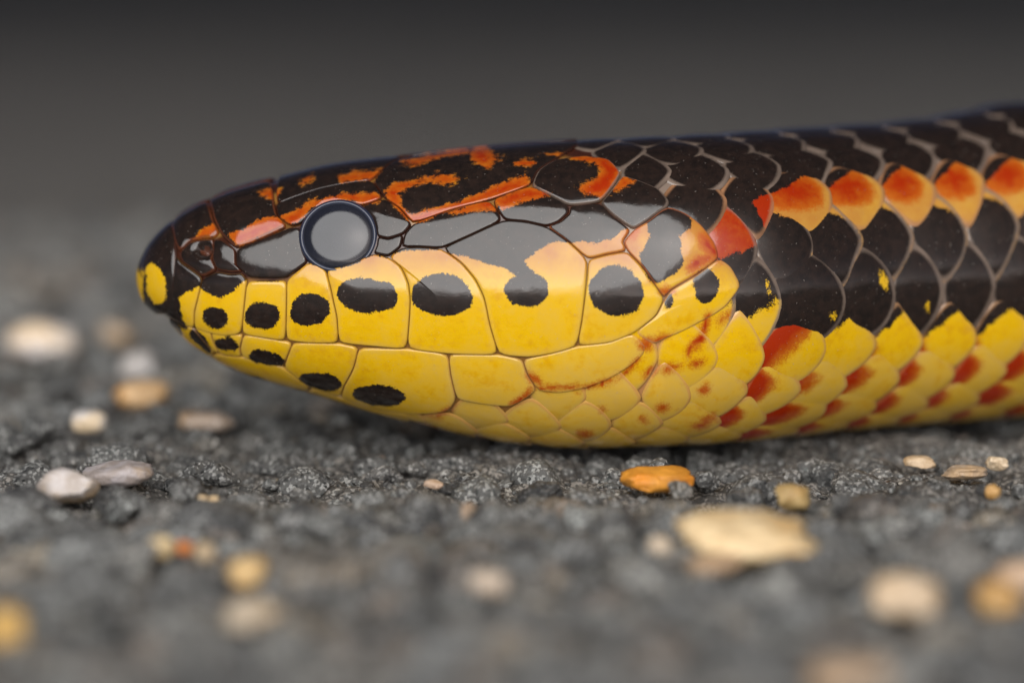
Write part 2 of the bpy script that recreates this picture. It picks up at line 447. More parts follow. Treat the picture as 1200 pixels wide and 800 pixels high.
snake = bpy.data.objects.new('snake', None); C.objects.link(snake)
snake.location = (on_ground(730, 524)[0] * MM, 9.0 * MM, 0); snake.empty_display_size = 0.01
tag(snake, 'glossy black, yellow and red snake resting its head on rough asphalt', 'snake')

def finish_scale(name, q, th, h, F, A, parent, far=True, near=True, label=None):
    if near:
        o = mesh_obj(name, place(q, th, h), F, SKIN, parent, A)
        if label: o['label'] = label
    if far:
        q2, t2 = mirror(q, th); add_far(place(q2, t2, h), [f[::-1] for f in F], A)

def plate(name, pts, parent, rimc=RIM_HEAD, lift=0.0, rw=0.09, rs=0.9, far=True, mirror_full=False, gap=0.008, pit=None, rows=None, dome=0.07, label=None, tuck=0.0):
    near = [p for p in pts if p[0] != 't']
    iq, it = inv(near); k = 0; Q, T = [], []
    for p in pts:
        if p[0] == 't': Q.append(q_at(p[1], p[2])); T.append(math.radians(p[2]))
        else: Q.append(iq[k]); T.append(it[k]); k += 1
    P = np.stack([Q, T], -1)
    if mirror_full:
        M = P[::-1].copy(); M[:, 1] = math.pi - M[:, 1]; P = np.vstack([P, M])
    cq, ct = P[:, 0].mean(), P[:, 1].mean()
    R = float(np.hypot(fW(np.sqrt(cq)), (fT(np.sqrt(cq)) - fB(np.sqrt(cq))) / 2) / math.sqrt(2))
    P2 = P.copy(); P2[:, 1] *= R                        # chart in mm
    P2 = chaikin(chaikin(P2, .13), .25)
    x, y = P2.T; xs, ys = np.roll(x, -1), np.roll(y, -1); cr = x * ys - xs * y; a = cr.sum() / 2
    cen = np.array([((x + xs) * cr).sum(), ((y + ys) * cr).sum()]) / (6 * a)
    if a < 0: P2 = P2[::-1]
    N = 72; B = resample(P2, N)
    rad = np.hypot(*(B - cen).T); r = rad.mean()
    B = cen + (B - cen) * (1 - gap / np.maximum(rad, .3))[:, None]
    t, F = rings(N, [0, .03, .07, .13, .22, .36, .55, .8, 1.1], r)
    G = np.vstack([cen + (B - cen) * tt for tt in t[:-1]] + [cen[None]])
    dist = np.concatenate([np.full(N, (1 - tt) * r) for tt in t[:-1]] + [[r]])
    tf = np.concatenate([np.full(N, tt) for tt in t[:-1]] + [[0.0]])
    q, th = G[:, 0], G[:, 1] / R
    h = -0.15 + 0.18 * (1 - np.exp(-dist / 0.035)) + dome * (1 - tf ** 2) * min(1, r / 1.5) + lift
    if tuck: h = h + tuck * np.clip((q - cq) / (np.ptp(q) / 2), -1, 1)
    ths = np.where(th > math.pi / 2, math.pi - th, th)
    px, py = project(surf(q, ths))
    if pit:
        dd = ((px - pit[0]) / pit[2]) ** 2 + ((py - pit[1]) / pit[3]) ** 2; h = h - pit[4] * np.exp(-dd)
    dk, rd, pl = pigment(px, py)
    if pit: dist = np.where(dd < .7, 0, dist)
    n = len(q)
    A = dict(dk=dk, rd=rd, pl=pl, ed=dist, rw=np.full(n, rw), rs=np.full(n, rs), rc=np.tile(rimc, (n, 1)), og=np.clip((336 - py) / 34, 0, 1) * np.clip((px - 235) / 40, 0, 1) * .95, sf=.03 + .10 * np.clip((265 - py) / 40, 0, 1))
    finish_scale(name, q, th, h, F, A, parent, far and not mirror_full, True, label)

# ---- the continuous body under the scales
def build_body():
    q = np.concatenate([np.linspace(0.02, 2.0, 60) ** 2, np.arange(4.1, 60, 0.16), np.arange(60.5, QEND, 1.2), [QEND]])
    nT = 220; th = np.linspace(-math.pi, math.pi, nT, endpoint=False)
    Q, T = np.meshgrid(q, th, indexing='ij')
    h = np.full(Q.shape, -0.21)
    iq, it = inv([(238, 294)])
    R = 5.5
    for sgn in (0, 1):
        t0 = it[0] if not sgn else math.pi - it[0]
        dT = (T - t0 + math.pi) % (2 * math.pi) - math.pi
        h -= 0.95 * np.exp(-(((Q - iq[0]) / .5) ** 2 + (dT * R / .36) ** 2))
    V = place(Q, T, h).reshape(-1, 3)
    nQ = len(q); idx = np.arange(nQ * nT).reshape(nQ, nT)
    a = idx[:-1]; b = idx[1:]
    F = np.stack([a, np.roll(a, -1, 1), np.roll(b, -1, 1), b], -1).reshape(-1, 4).tolist()
    F.append(idx[0][::-1].tolist()); F.append(idx[-1].tolist())
    tt = np.where(T > math.pi / 2, math.pi - T, np.where(T < -math.pi / 2, -math.pi - T, T))
    px, py = project(surf(Q, tt))
    up = np.clip((np.degrees(tt) - 4) / 6 + .5, 0, 1)
    head = np.clip((760 - px) / 60, 0, 1) * (Q < 45)
    dk, rd, pl = pigment(px, py)
    darkh = np.clip(.5 - dk * 4, 0, 1)[..., None]
    hc = RIM_HEAD * darkh + RIM_LIP * (1 - darkh)
    bc = RIM_BODY * up[..., None] + RIM_LOW * (1 - up[..., None])
    rc = hc * head[..., None] + bc * (1 - head[..., None])
    n = Q.size
    A = dict(dk=np.ones(n), rd=np.ones(n), pl=np.full(n, .4), og=np.zeros(n), sf=np.full(n, .05), ed=np.zeros(n), rw=np.full(n, .3), rs=np.full(n, 20.0), rc=rc.reshape(-1, 3))
    return mesh_obj('body', V, F, SKIN, snake, A)
body = build_body()

# ---- rostral: the cap over the snout tip
def rostral():
    N = 96; th = np.linspace(-math.pi, math.pi, N, endpoint=False)
    d = np.degrees(np.where(th > math.pi / 2, math.pi - th, np.where(th < -math.pi / 2, -math.pi - th, th)))
    qa = q_at(205, 15)
    qb = np.interp(d, [-90, -70, -55, -30, 0, 25, 45, 70, 90], [1.35, 1.45, 1.75, qa * .92, qa, qa * 1.02, q_at(206, 45), q_at(202, 70), q_at(200, 88)])
    fr = np.array([1, .985, .965, .93, .88, .8, .7, .58, .46, .34, .24, .15, .08, .03])
    Qs = np.vstack([qb * f ** 1.6 for f in fr]); Ts = np.tile(th, (len(fr), 1)); dist = np.vstack([(1 - f) * 3.4 * np.ones(N) for f in fr])
    q = np.append(Qs.ravel(), 1e-3); t = np.append(Ts.ravel(), 0); dist = np.append(dist.ravel(), 3.4)
    h = -0.13 + 0.2 * (1 - np.exp(-dist / .06)) + .03
    K = len(fr); F = []
    for k in range(K - 1):
        for i in range(N):
            j = (i + 1) % N; F.append((k * N + i, k * N + j, (k + 1) * N + j, (k + 1) * N + i))
    for i in range(N): F.append(((K - 1) * N + i, (K - 1) * N + (i + 1) % N, K * N))
    ths = np.where(t > math.pi / 2, math.pi - t, np.where(t < -math.pi / 2, -math.pi - t, t))
    px, py = project(surf(q, ths)); dk, rd, pl = pigment(px, py)
    n = len(q)
    V = place(q, t, h); V[-1] = V[(K - 1) * N:K * N].mean(0)
    A = dict(dk=dk, rd=rd, pl=pl, og=np.zeros(n), sf=np.full(n, .03), ed=dist, rw=np.full(n, .1), rs=np.full(n, .8), rc=np.tile(RIM_HEAD, (n, 1)))
    mesh_obj('snout_scale', V, F, SKIN, body, A)
rostral()

# ---- head plates, traced on the near side (pixels; 't' entries give column and angle round the head)
t_ = 't'
plate('snout_scale', [(209, 296), (222, 283), (240, 279), (250, 279), (257, 272), (250, 258), (t_, 243, 89.5), (t_, 200, 89.5), (204, 282)], body, dome=.24, rw=.30, rimc=RIM_RUST)
plate('snout_scale', [(209, 296), (222, 283), (240, 279), (250, 279), (250, 290), (248, 304), (254, 317), (238, 326), (222, 314), (212, 307)], body, pit=(239, 293, 9, 6.5, .95), dome=.16, rw=.22, rimc=RIM_RUST)
plate('snout_scale', [(250, 279), (260, 280), (276, 292), (276, 311), (284, 319), (270, 320), (254, 317), (248, 304), (250, 290)], body, dome=.14, rw=.18, rimc=RIM_RUST)
plate('crown_plate', [(250, 258), (257, 272), (262, 279), (276, 292), (305, 281), (338, 265), (325, 254), (322, 240), (t_, 318, 89.5), (t_, 243, 89.5)], body, dome=.26, rw=.30, rimc=RIM_RUST)
plate('crown_plate', [(322, 240), (345, 231), (372, 222), (405, 215), (436, 211), (t_, 470, 89.9)], body, mirror_full=True)
plate('crown_plate', [(322, 240), (345, 231), (372, 222), (405, 215), (436, 211), (450, 232), (425, 241), (410, 237), (385, 238), (365, 246), (353, 262), (340, 265), (325, 254)], body, dome=.12, lift=.05)
plate('crown_plate', [(436, 211), (450, 232), (468, 243), (483, 262), (530, 245), (575, 234), (622, 217), (630, 199), (650, 187), (t_, 690, 89.5), (t_, 470, 89.5)], body)
plate('cheek_scale', [(276, 292), (305, 281), (340, 266), (352, 266), (352, 280), (355, 295), (361, 307), (336, 327), (292, 326), (284, 319), (276, 311)], body)
plate('cheek_scale', [(425, 241), (450, 232), (468, 243), (483, 262), (473, 274), (455, 280), (442, 277), (440, 266), (436, 254), (428, 245)], body, dome=.12)
plate('cheek_scale', [(442, 277), (455, 280), (473, 274), (470, 289), (455, 301), (437, 297), (441, 287)], body, dome=.1)
plate('cheek_scale', [(470, 289), (473, 274), (483, 262), (530, 245), (575, 234), (590, 257), (550, 276), (517, 291), (490, 289)], body)
plate('cheek_scale', [(575, 234), (622, 217), (645, 229), (667, 241), (667, 249), (655, 260), (641, 265), (615, 259), (590, 257)], body)
plate('cheek_scale', [(641, 265), (655, 260), (667, 249), (667, 241), (703, 237), (717, 251), (740, 269), (730, 283), (735, 294), (712, 298), (689, 304), (665, 282)], body, rimc=RIM_PINK)
LIPS = [[(207, 300), (212, 307), (222, 314), (238, 326), (233, 345), (228, 365), (228, 384), (212, 378), (194, 368), (202, 345), (205, 320)],
        [(238, 326), (254, 318), (270, 321), (284, 320), (290, 329), (287, 350), (283, 391), (262, 393), (243, 389), (228, 384), (228, 365), (233, 345)],
        [(290, 329), (336, 328), (336, 350), (335, 399), (310, 396), (283, 391), (287, 350)],
        [(336, 328), (361, 307), (370, 309), (382, 316), (388, 340), (395, 370), (397, 402), (365, 402), (335, 399), (336, 350)],
        [(382, 316), (400, 312), (420, 305), (437, 297), (455, 301), (470, 312), (479, 332), (481, 352), (480, 370), (477, 409), (440, 406), (397, 402), (395, 370), (388, 340)],
        [(455, 301), (470, 290), (490, 289), (517, 291), (540, 307), (557, 327), (567, 347), (574, 380), (585, 416), (530, 415), (477, 409), (480, 370), (481, 352), (479, 332), (470, 312)],
        [(517, 291), (550, 276), (590, 257), (615, 259), (641, 265), (665, 282), (689, 304), (688, 325), (684, 362), (676, 406), (650, 414), (620, 419), (585, 416), (574, 380), (567, 347), (557, 327), (540, 307)],
        [(689, 304), (712, 298), (735, 294), (753, 313), (768, 335), (779, 350), (771, 368), (742, 391), (715, 402), (676, 406), (684, 362), (688, 325)]]
for L in LIPS: plate('upper_lip_scale', L, body, rimc=RIM_LIP, lift=.09, rw=.06, rs=.4, tuck=.02)
NECK = [[(622, 217), (630, 199), (650, 187), (685, 183), (714, 187), (729, 204), (714, 225), (703, 237), (667, 241), (645, 229)],
        [(703, 237), (714, 225), (729, 205), (745, 210), (772, 221), (785, 235), (783, 243), (760, 258), (742, 269), (717, 251)],
        [(742, 269), (760, 258), (784, 241), (805, 250), (822, 263), (838, 284), (843, 302), (825, 317), (812, 325), (785, 341), (779, 350), (768, 335), (753, 313), (735, 294), (730, 283)],
        [(779, 350), (785, 341), (812, 325), (843, 302), (857, 312), (869, 335), (851, 360), (823, 376), (795, 391), (765, 405), (742, 391), (771, 368)]]
for i, L in enumerate(NECK):
    plate('neck_scale', L, body, rimc=(RIM_BODY, RIM_BODY, RIM_PINK, RIM_LOW)[i], lift=.04 - .02 * (i == 3), rw=.17, rs=.85, tuck=.06)
LOWER = [[(196, 372), (226, 386), (252, 413), (245, 417), (t_, 238, -88), (t_, 202, -88)],
         [(226, 386), (247, 391), (249, 398), (257, 414), (252, 413)],
         [(247, 391), (285, 394), (281, 408), (283, 418), (270, 417), (257, 414), (249, 398)],
         [(285, 394), (343, 401), (337, 417), (332, 430), (308, 426), (283, 418), (281, 408)],
         [(343, 401), (397, 405), (420, 407), (415, 430), (403, 452), (398, 466), (365, 455), (332, 430), (337, 417)],
         [(420, 407), (477, 411), (525, 417), (528, 440), (535, 468), (526, 482), (482, 485), (440, 480), (398, 466), (403, 452), (415, 430)],
         [(525, 417), (585, 418), (612, 421), (618, 440), (630, 458), (600, 477), (560, 473), (535, 468), (528, 440)],
         [(612, 421), (650, 416), (676, 408), (715, 404), (742, 393), (757, 404), (756, 414), (745, 425), (715, 444), (690, 454), (655, 461), (630, 458), (618, 440)]]
LIPB = np.array([p for L in LIPS for p in L if p[1] > 360])
LOWER = [[(p if p[0] == 't' or np.hypot(*(LIPB - np.array(p)).T).min() > 7 else (p[0], p[1] - 3)) for p in L] for L in LOWER]
for L in LOWER: plate('lower_lip_scale', L, body, rimc=RIM_LOW * .85, lift=.02, rw=.09, rs=.6)
for L in ([(252, 414), (283, 418), (332, 430), (365, 455), (t_, 352, -88), (t_, 238, -88)],
          [(365, 455), (398, 466), (440, 480), (482, 485), (t_, 480, -88), (t_, 352, -88)]):
    plate('chin_scale', L, body, rimc=RIM_LOW * .8, lift=-.02, rw=.1, rs=.6)

# ---- rows of overlapping body scales: angle, anchor column, first column, name
ROWS = [(90, 878, 700, 'back_scale'), (73.5, 909, 690, 'back_scale'), (57, 878, 750, 'back_scale'), (41, 938, 812, 'flank_scale'),
        (20.5, 977, 850, 'flank_scale'), (1, 950, 838, 'flank_scale'), (-15, 988, 735, 'flank_scale'), (-31, 1022, 660, 'belly_scale'),
        (-47, 1053, 520, 'belly_scale'), (-63, 1080, 440, 'belly_scale')]
DQ = 3.75
def row_scales():
    TH = [r[0] for r in ROWS]
    for ri, (td, ax, sx, name) in enumerate(ROWS):
        up_ = (TH[ri - 1] - td) if ri else TH[0] - TH[1]
        dn_ = (td - TH[ri + 1]) if ri < len(ROWS) - 1 else 17
        cols = ax + 61.5 * np.arange(math.ceil((sx - ax) / 61.5 - .3), 1 + int((1260 - ax) / 61.5))
        qcs = [q_at(c_, td) for c_ in cols]; n0_ = len(qcs)
        while qcs[-1] < QEND - 2: qcs.append(qcs[-1] + 4.4)
        for j in range(len(qcs) - 1):
            qc = qcs[j]; DQ = qcs[j + 1] - qc
            if qc > QEND - 4: break
            shown = qc < 62
            N = 44 if shown else 20
            a = np.linspace(0, 2 * math.pi, N, endpoint=False)
            hl = DQ * .575
            p = 1.45
            cu = np.sign(np.cos(a)) * np.abs(np.cos(a)) ** (2 / p); sv = np.sign(np.sin(a)) * np.abs(np.sin(a)) ** (2 / p)
            wob = 1 + .035 * np.sin(3 * a + j * 1.7 + ri) + .03 * np.sin(2 * a + j * 2.3)
            cu, sv = cu * wob, sv * wob
            width = np.where(sv > 0, up_, dn_) * .90
            if shown: t, F = rings(N, [0, .04, .09, .16, .26, .42, .65], 1.6)
            else: t, F = rings(N, [0, .1, .3], 1.6)
            U = np.concatenate([cu * tt for tt in t[:-1]] + [[0]]); Vv = np.concatenate([sv * tt for tt in t[:-1]] + [[0]])
            WW = np.concatenate([width for tt in t[:-1]] + [[width[0]]])
            tf = np.concatenate([np.full(N, tt) for tt in t[:-1]] + [[0]])
            dth = Vv * WW
            q = qc + U * hl - Vv * .12 * DQ * (1 if td < 40 and False else 0); th = np.radians(td + dth)
            R = 10.0
            dist = (1 - tf) * 1.75
            h = -.03 + .07 * U + .10 * (1 - tf ** 2) - .07 * np.exp(-dist / .06) - (.09 if j == 0 else .04 if j == 1 else 0)
            n = len(q)
            px, py = project(surf(q, np.where(th > math.pi / 2, math.pi - th, th)))
            cpx = float(project(surf(np.array([qc]), np.array([math.radians(td)])))[0][0])
            dk = np.full(n, 1.5); rd = np.full(n, 1.5); pl = np.full(n, .35)
            w1 = math.sin(j * 5.1 + ri * 2.2); w2 = math.sin(j * 3.3 + ri * 4.7)
            rc = RIM_BODY; rw, rs = .36, .9
            off = qc > 62
            if td >= 57: dk[:] = -1.5
            elif td > 40:
                if cpx < 890:
                    dk = np.minimum((U - .05) * 1.9 + Vv * 1.0, (-Vv - .15 + .3 * U) * 2.2) if cpx > 850 else np.full(n, -1.5)
                    rd[:] = -1.0
                else:
                    rd = -.78 + np.abs(Vv - .15) * .75 + np.abs(U + .1) * .5 + np.maximum(-Vv - .25, 0) * 2.2 + np.maximum(U - .4, 0) * 1.6
                    dk = (U * 1.0 - Vv * 1.5 + .80 + .15 * w1) * 1.4
                    pl[:] = .95
                    dk = np.where(-Vv > .55, np.minimum(dk, (.78 + Vv) * 1.0 + .2), dk)
                rc = np.array([.30, .15, .075])
            elif td > 15:
                if cpx < 885: dk = (-(U * .2) + Vv * 1.0 + .15) * 1.8; rd[:] = -.6; rc = RIM_BODY
                else: dk = np.maximum((tf - .93) * 1.7, (Vv * 1.15 + U * .45 - .80 + .1 * w2) * 1.6); rd = np.where(Vv > .2, .0, 1.5) + (cpx - 900) / 240; pl[:] = .9
            elif td > -5:
                dk = (tf - 1.2) * 1.2 if cpx > 930 else (-Vv * 1.1 - .12 + .25 * U) * 1.5
                fle = sd_ell(U, Vv, .45 + .1 * w1, .3 * w2, .07 + .03 * w1, .12 + .05 * w2, 20) * 1.6
                dk = np.maximum(dk, -fle - (.0 if w1 > -.4 else .5)); pl[:] = .1
            elif td > -20:
                dk = (Vv * -1.0 + U * .55 + .62 + .08 * w1) * 1.5 if cpx > 940 else np.full(n, 1.5)
                if 895 < cpx < 960: rd = (U * .9 - Vv * .8 + .0) * 1.6
                elif cpx >= 960: rd = (tf * 0 + U * 1.0 + .55 + Vv * .5) * 1.6 + .35
                pl[:] = np.clip(.05 - Vv * .5, 0, .6); rc = RIM_LOW; rs = .55; rw = .26
            else:
                if cpx > 850:
                    k_ = (.15 + .2 * w1)
                    rd = ((U + .16 + .15 * w1) - .55 * Vv + 1.1 * (Vv - .1) ** 2 - .10 * w2) * 1.7 + np.maximum(np.abs(Vv + .05) - .5, 0) * 2.0
                    if td < -55: rd = rd + .15
                else:
                    _, rd, _ = pigment(px, py)
                pl[:] = .55 if cpx > 850 else .65
                rc = RIM_LOW * np.array([1.0, .85, .8]) * (1.0 if td > -40 else .9); rs = .55; rw = .26
            if cpx < 900 and td < 15 and td > -20:
                d2, r2, p2 = pigment(px, py); rd = np.minimum(rd, r2)
            A = dict(dk=dk, rd=rd, pl=pl, og=np.full(n, .75 if td > 15 else 0.0), sf=np.full(n, .06), ed=dist, rw=np.full(n, rw), rs=np.full(n, rs), rc=np.tile(rc, (n, 1)))
            inframe = cpx < 1235 and qc < 62
            if td == 90: finish_scale(name, q, th, h, F, A, body, far=False, near=True) if inframe else add_far(place(q, th, h), F, A)
            else:
                if inframe: finish_scale(name, q, th, h, F, A, body)
                else:
                    add_far(place(q, th, h), F, A); q2, t2 = mirror(q, th); add_far(place(q2, t2, h), [f[::-1] for f in F], A)
row_scales()
# broad belly scutes across the underside
def scutes():
    q0 = q_at(520, -80); k = 0
    while q0 + k * DQ < QEND - 4:
        qc = q0 + k * DQ; k += 1
        U, S = np.meshgrid(np.linspace(-1, 1, 9), np.linspace(-1, 1, 15), indexing='ij')
        q = (qc + U * DQ * .56).ravel(); th = np.radians(-90 + S * 23).ravel()
        h = (-.05 + .06 * U - .05 * np.abs(S) ** 8).ravel(); n = len(q)
        ix = np.arange(n).reshape(9, 15); F = [(int(ix[i, j]), int(ix[i + 1, j]), int(ix[i + 1, j + 1]), int(ix[i, j + 1])) for i in range(8) for j in range(14)]
        A = dict(dk=np.full(n, 1.5), rd=((np.abs(np.abs(S) - .55) - .25) * 1.5 + np.maximum(U, 0)).ravel(), pl=np.full(n, .6), ed=((1 - np.maximum(np.abs(U), np.abs(S))) * 1.5).ravel(),
                 og=np.zeros(n), sf=np.full(n, .05), rw=np.full(n, .2), rs=np.full(n, .5), rc=np.tile(RIM_LOW, (n, 1)))
        add_far(place(q, th, h), [f[::-1] for f in F], A)
scutes()
# everything the photograph hides: far side, belly and the length beyond the frame
def join_far():
    V, F, off = [], [], 0; A = {}
    for v, f, a in FAR:
        V.append(v); F += [tuple(i + off for i in x) for x in f]; off += len(v)
        for k2, x in a.items(): A.setdefault(k2, []).append(np.asarray(x))
    o = mesh_obj('scale_cover', np.vstack(V), F, SKIN, body, {k2: np.concatenate(x) for k2, x in A.items()})
    tag(o, kind='stuff')
join_far()

# ---- eyes and nostril lining
def eye(far=False):
    iq, it = inv([(396, 276)])
    th = it if not far else math.pi - it
    c = surf(iq, th)[0]; n0 = normal(iq, th)[0]
    y = -1 if not far else 1
    el, az = math.radians(19), math.radians(5)
    n = np.array([-math.sin(az) * math.cos(el), y * math.cos(az) * math.cos(el), math.sin(el)])
    n = n * .8 + n0 * .2; n /= np.linalg.norm(n)
    e1 = np.cross([0, 0, 1.0], n); e1 /= np.linalg.norm(e1); e2 = np.cross(n, e1)
    base = c - n0 * .10
    def lathe(name, prof_, mat, parent, closed):
        N = 64; a = np.linspace(0, 2 * math.pi, N, endpoint=False); V, F = [], []
        for r, hh in prof_:
            for x in a:
                V.append(base + e1 * r * 1.02 * math.cos(x) + e2 * r * .965 * math.sin(x) + n * hh)
        for k in range(len(prof_) - 1):
            for i in range(N):
                j = (i + 1) % N; F.append((k * N + i, k * N + j, (k + 1) * N + j, (k + 1) * N + i))
        if closed:
            V.append(base + n * prof_[-1][1]); m_ = len(prof_) - 1
            for i in range(N): F.append((m_ * N + i, m_ * N + (i + 1) % N, len(V) - 1))
        return mesh_obj(name, V, F, mat, parent)
    R = 6.6; r0 = 2.18
    dome = [(r0 * f, math.sqrt(R * R - (r0 * f) ** 2) - R + .44) for f in (1, .95, .9, .82, .74, .65, .55, .45, .35, .25, .15, .06, .01)]
    dome = [(2.5, -.75), (2.42, -.25), (2.34, -.1), (2.26, 0.01)] + dome
    e = lathe('eye', dome, EYE, snake, True)
    rim = [(2.22, -.02), (2.27, .06), (2.34, .10), (2.41, .09), (2.48, .02), (2.56, -.12), (2.62, -.4)]
    lathe('eye_rim', rim, EYERIM, e, False)
    return e
eye(); eye(True)

# ================================================================== ROAD
def axis(lo, hi, fine_lo, fine_hi, fine, grow=1.13, coarse=1.0):
    v = list(np.arange(fine_lo, fine_hi + 1e-6, fine)); st = fine
    x = fine_hi
    while x < hi: st = min(st * grow, 1e9); x += st; v.append(min(x, hi))
    st = fine; x = fine_lo; l = []
    while x > lo: st *= grow; x -= st; l.append(max(x, lo))
    return np.array(l[::-1] + v)
def ground_h(x, y):
    big = fbm(x / 6.5, y / 6.5, 3, 3) * 1.5
    ridg = -np.abs(fbm(x / 2.6, y / 2.6, 11, 3)) * 1.1
    fine = fbm(x / .75, y / .75, 23, 3, .6) * .34
    far = np.exp(-((np.hypot(x, y) / 160) ** 4))
    return -1.0 + (big + ridg + fine) * far
gx = axis(-30000, 30000, -38, 40, .24); gy = axis(-3000, 60000, -14, 20, .2)
GX, GY = np.meshgrid(gx, gy, indexing='ij')
GZ = ground_h(GX, GY)
V = np.stack([GX, GY, GZ], -1).reshape(-1, 3); ix = np.arange(len(V)).reshape(len(gx), len(gy))
F = np.stack([ix[:-1, :-1], ix[1:, :-1], ix[1:, 1:], ix[:-1, 1:]], -1).reshape(-1, 4)
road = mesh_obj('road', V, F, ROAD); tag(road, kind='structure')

def spine_y(x):                 # depth of the snake's spine over that x
    return np.interp(x, PX[:22], PY[:22])
def under_snake(x, y):
    return (-20 < x < 50) and abs(y - spine_y(x)) < 7.5

def stone_mesh(seed, sub, planes, rough, round_=0.0, flat=1.0, box=0):
    r = np.random.default_rng(seed); bm = bmesh.new(); bmesh.ops.create_icosphere(bm, subdivisions=sub, radius=1.0)
    V = np.array([v.co[:] for v in bm.verts]); F = [[v.index for v in f.verts] for f in bm.faces]; bm.free()
    for _ in range(planes):
        n = r.normal(size=3); n /= np.linalg.norm(n); d = r.uniform(.55, .88)
        ex = np.maximum(0, V @ n - d); V = V - (ex * (1 - round_))[:, None] * n
    if rough:
        nn = V / np.linalg.norm(V, axis=1, keepdims=True)
        s = (fbm(nn[:, 0] * 2.3 + seed, nn[:, 1] * 2.3 + nn[:, 2] * 1.9, seed, 5, .66) + fbm(nn[:, 2] * 2.1 - seed, nn[:, 0] * 2.2 - nn[:, 1], seed + 5, 5, .66))
        V = V + nn * (s * rough)[:, None]
    if box: V = np.sign(V) * np.abs(V) ** box
    V /= np.abs(V).max(0); V[:, 2] *= flat
    return V, F

# ---- the 300 stones of the road surface that show largest, each set in the binder
TINTS = [((.085, .09, .088), 28), ((.040, .042, .042), 24), ((.18, .19, .188), 18), ((.32, .33, .325), 12), ((.40, .30, .19), 6), ((.46, .42, .39), 6), ((.36, .19, .09), 2), ((.15, .125, .105), 7)]
tw = np.array([w for _, w in TINTS], float); tw /= tw.sum()
variants = []
for s in range(12):
    v, f = stone_mesh(40 + s, 4, 10, .16, .08)
    me = bpy.data.meshes.new('stone'); me.from_pydata((v * MM).tolist(), [], f)
    me.polygons.foreach_set('use_smooth', np.ones(len(f), bool)); me.materials.append(AGG); variants.append(me)
taken = []
PEBBLES = []
def free(x, y, r, slack=.82):
    for a, b, c in taken:
        if (a - x) ** 2 + (b - y) ** 2 < ((c + r) * slack) ** 2: return False
    return True
# loose pebbles (placed below) keep their spots clear
PEB_SPEC = [  # px, py of the foot, width px, height px, tint, label, planes, round
    (886, 655, 186, 56, (1.0, .80, .50), 'large smooth cream pebble with honey stains in front of the belly', 5, .35),
    (771, 571, 92, 28, (.80, .36, .05), 'flat bright amber chip lying just below the yellow belly', 4, .3),
    (78, 582, 76, 42, (.60, .57, .57), 'white sugary quartz pebble beside a flat lilac-grey one', 9, .1),
    (134, 566, 90, 34, (.48, .45, .47), 'flat lilac-grey pebble behind the white quartz pebble', 7, .1),
    (929, 591, 42, 36, (.52, .38, .17), 'small translucent tan pebble behind the large cream pebble', 7, .25),
    (838, 668, 70, 26, (.50, .36, .24), 'brownish pebble tucked under the large cream pebble', 5, .3),
    (1062, 716, 88, 56, (.74, .60, .44), 'rounded cream pebble alone on dark gravel', 4, .4),
    (1172, 712, 56, 44, (.60, .42, .20), 'ochre pebble leaning on a peach-coloured one', 4, .4),
    (1196, 690, 60, 46, (.72, .54, .40), 'peach-coloured pebble behind an ochre one', 4, .4),
    (1080, 545, 42, 15, (.66, .52, .36), 'thin cream chip lying behind the gravel ridge near the belly', 5, .1),
    (1132, 558, 56, 18, (.48, .40, .33), 'flat beige chip beside two smaller cream chips', 5, .1),
    (1168, 546, 30, 18, (.74, .62, .46), 'small cream chip between flat beige chip and belly', 6, .2),
    (1164, 579, 20, 18, (.60, .42, .20), 'tiny honey-coloured grain in front of flat beige chip', 6, .3),
    (237, 586, 13, 12, (.70, .66, .60), 'tiny pale grain in a cluster of three', 4, .5),
    (251, 587, 15, 12, (.72, .62, .46), 'tiny cream grain in a cluster of three', 4, .5),
    (231, 589, 10, 8, (.60, .44, .18), 'tiny yellow grain in a cluster of three', 4, .5),
    (185, 648, 38, 28, (.74, .60, .36), 'cream-yellow pebble beside a small orange one', 4, .4),
    (216, 645, 22, 18, (.70, .26, .08), 'small orange pebble between two cream ones', 4, .4),
    (240, 652, 28, 26, (.62, .52, .38), 'beige pebble beside the small orange one, towards the honey-tan one', 4, .4),
    (289, 680, 50, 34, (.70, .50, .24), 'honey-tan pebble just behind a wide pale one', 4, .4),
    (294, 730, 76, 34, (.66, .58, .47), 'wide pale pebble in front of the honey-tan one', 4, .4),
    (8, 752, 54, 52, (.76, .50, .16), 'orange-yellow pebble on dark grey gravel', 4, .4),
    (549, 605, 20, 24, (.46, .36, .28), 'small upright tan chip among grey crushed stone', 7, .1),
    (574, 694, 48, 36, (.66, .58, .50), 'pale pebble amid fine grey gravel below the jaw', 4, .4),
    (773, 646, 30, 26, (.62, .54, .44), 'small pale pebble off the snout-ward end of the large cream pebble', 5, .3),
    (1140, 655, 28, 26, (.62, .48, .30), 'small tan pebble behind the rounded cream one', 5, .3),
    (48, 414, 88, 46, (.82, .80, .82), 'bright white pebble on the road behind the snout', 4, .4),
    (165, 470, 66, 32, (.72, .50, .28), 'tan pebble on the road behind the chin', 4, .4),
    (103, 500, 44, 26, (.70, .70, .72), 'whitish stone in front of the tan pebble behind the chin', 5, .3),
    (160, 438, 44, 34, (.58, .58, .60), 'pale grey stone just behind the tan pebble', 5, .3),
    (240, 500, 70, 26, (.50, .42, .36), 'dull buff stone on the road beneath the jaw', 5, .3),
    (508, 568, 24, 10, (.62, .48, .38), 'small flat peach chip in front of the throat', 6, .2),
    (1005, 803, 120, 30, (.60, .46, .34), 'wide peach pebble on pale gravel', 4, .4),
    (135, 398, 40, 26, (.58, .48, .38), 'faint tan stone on the road behind the snout', 5, .3),
]
pebs = []
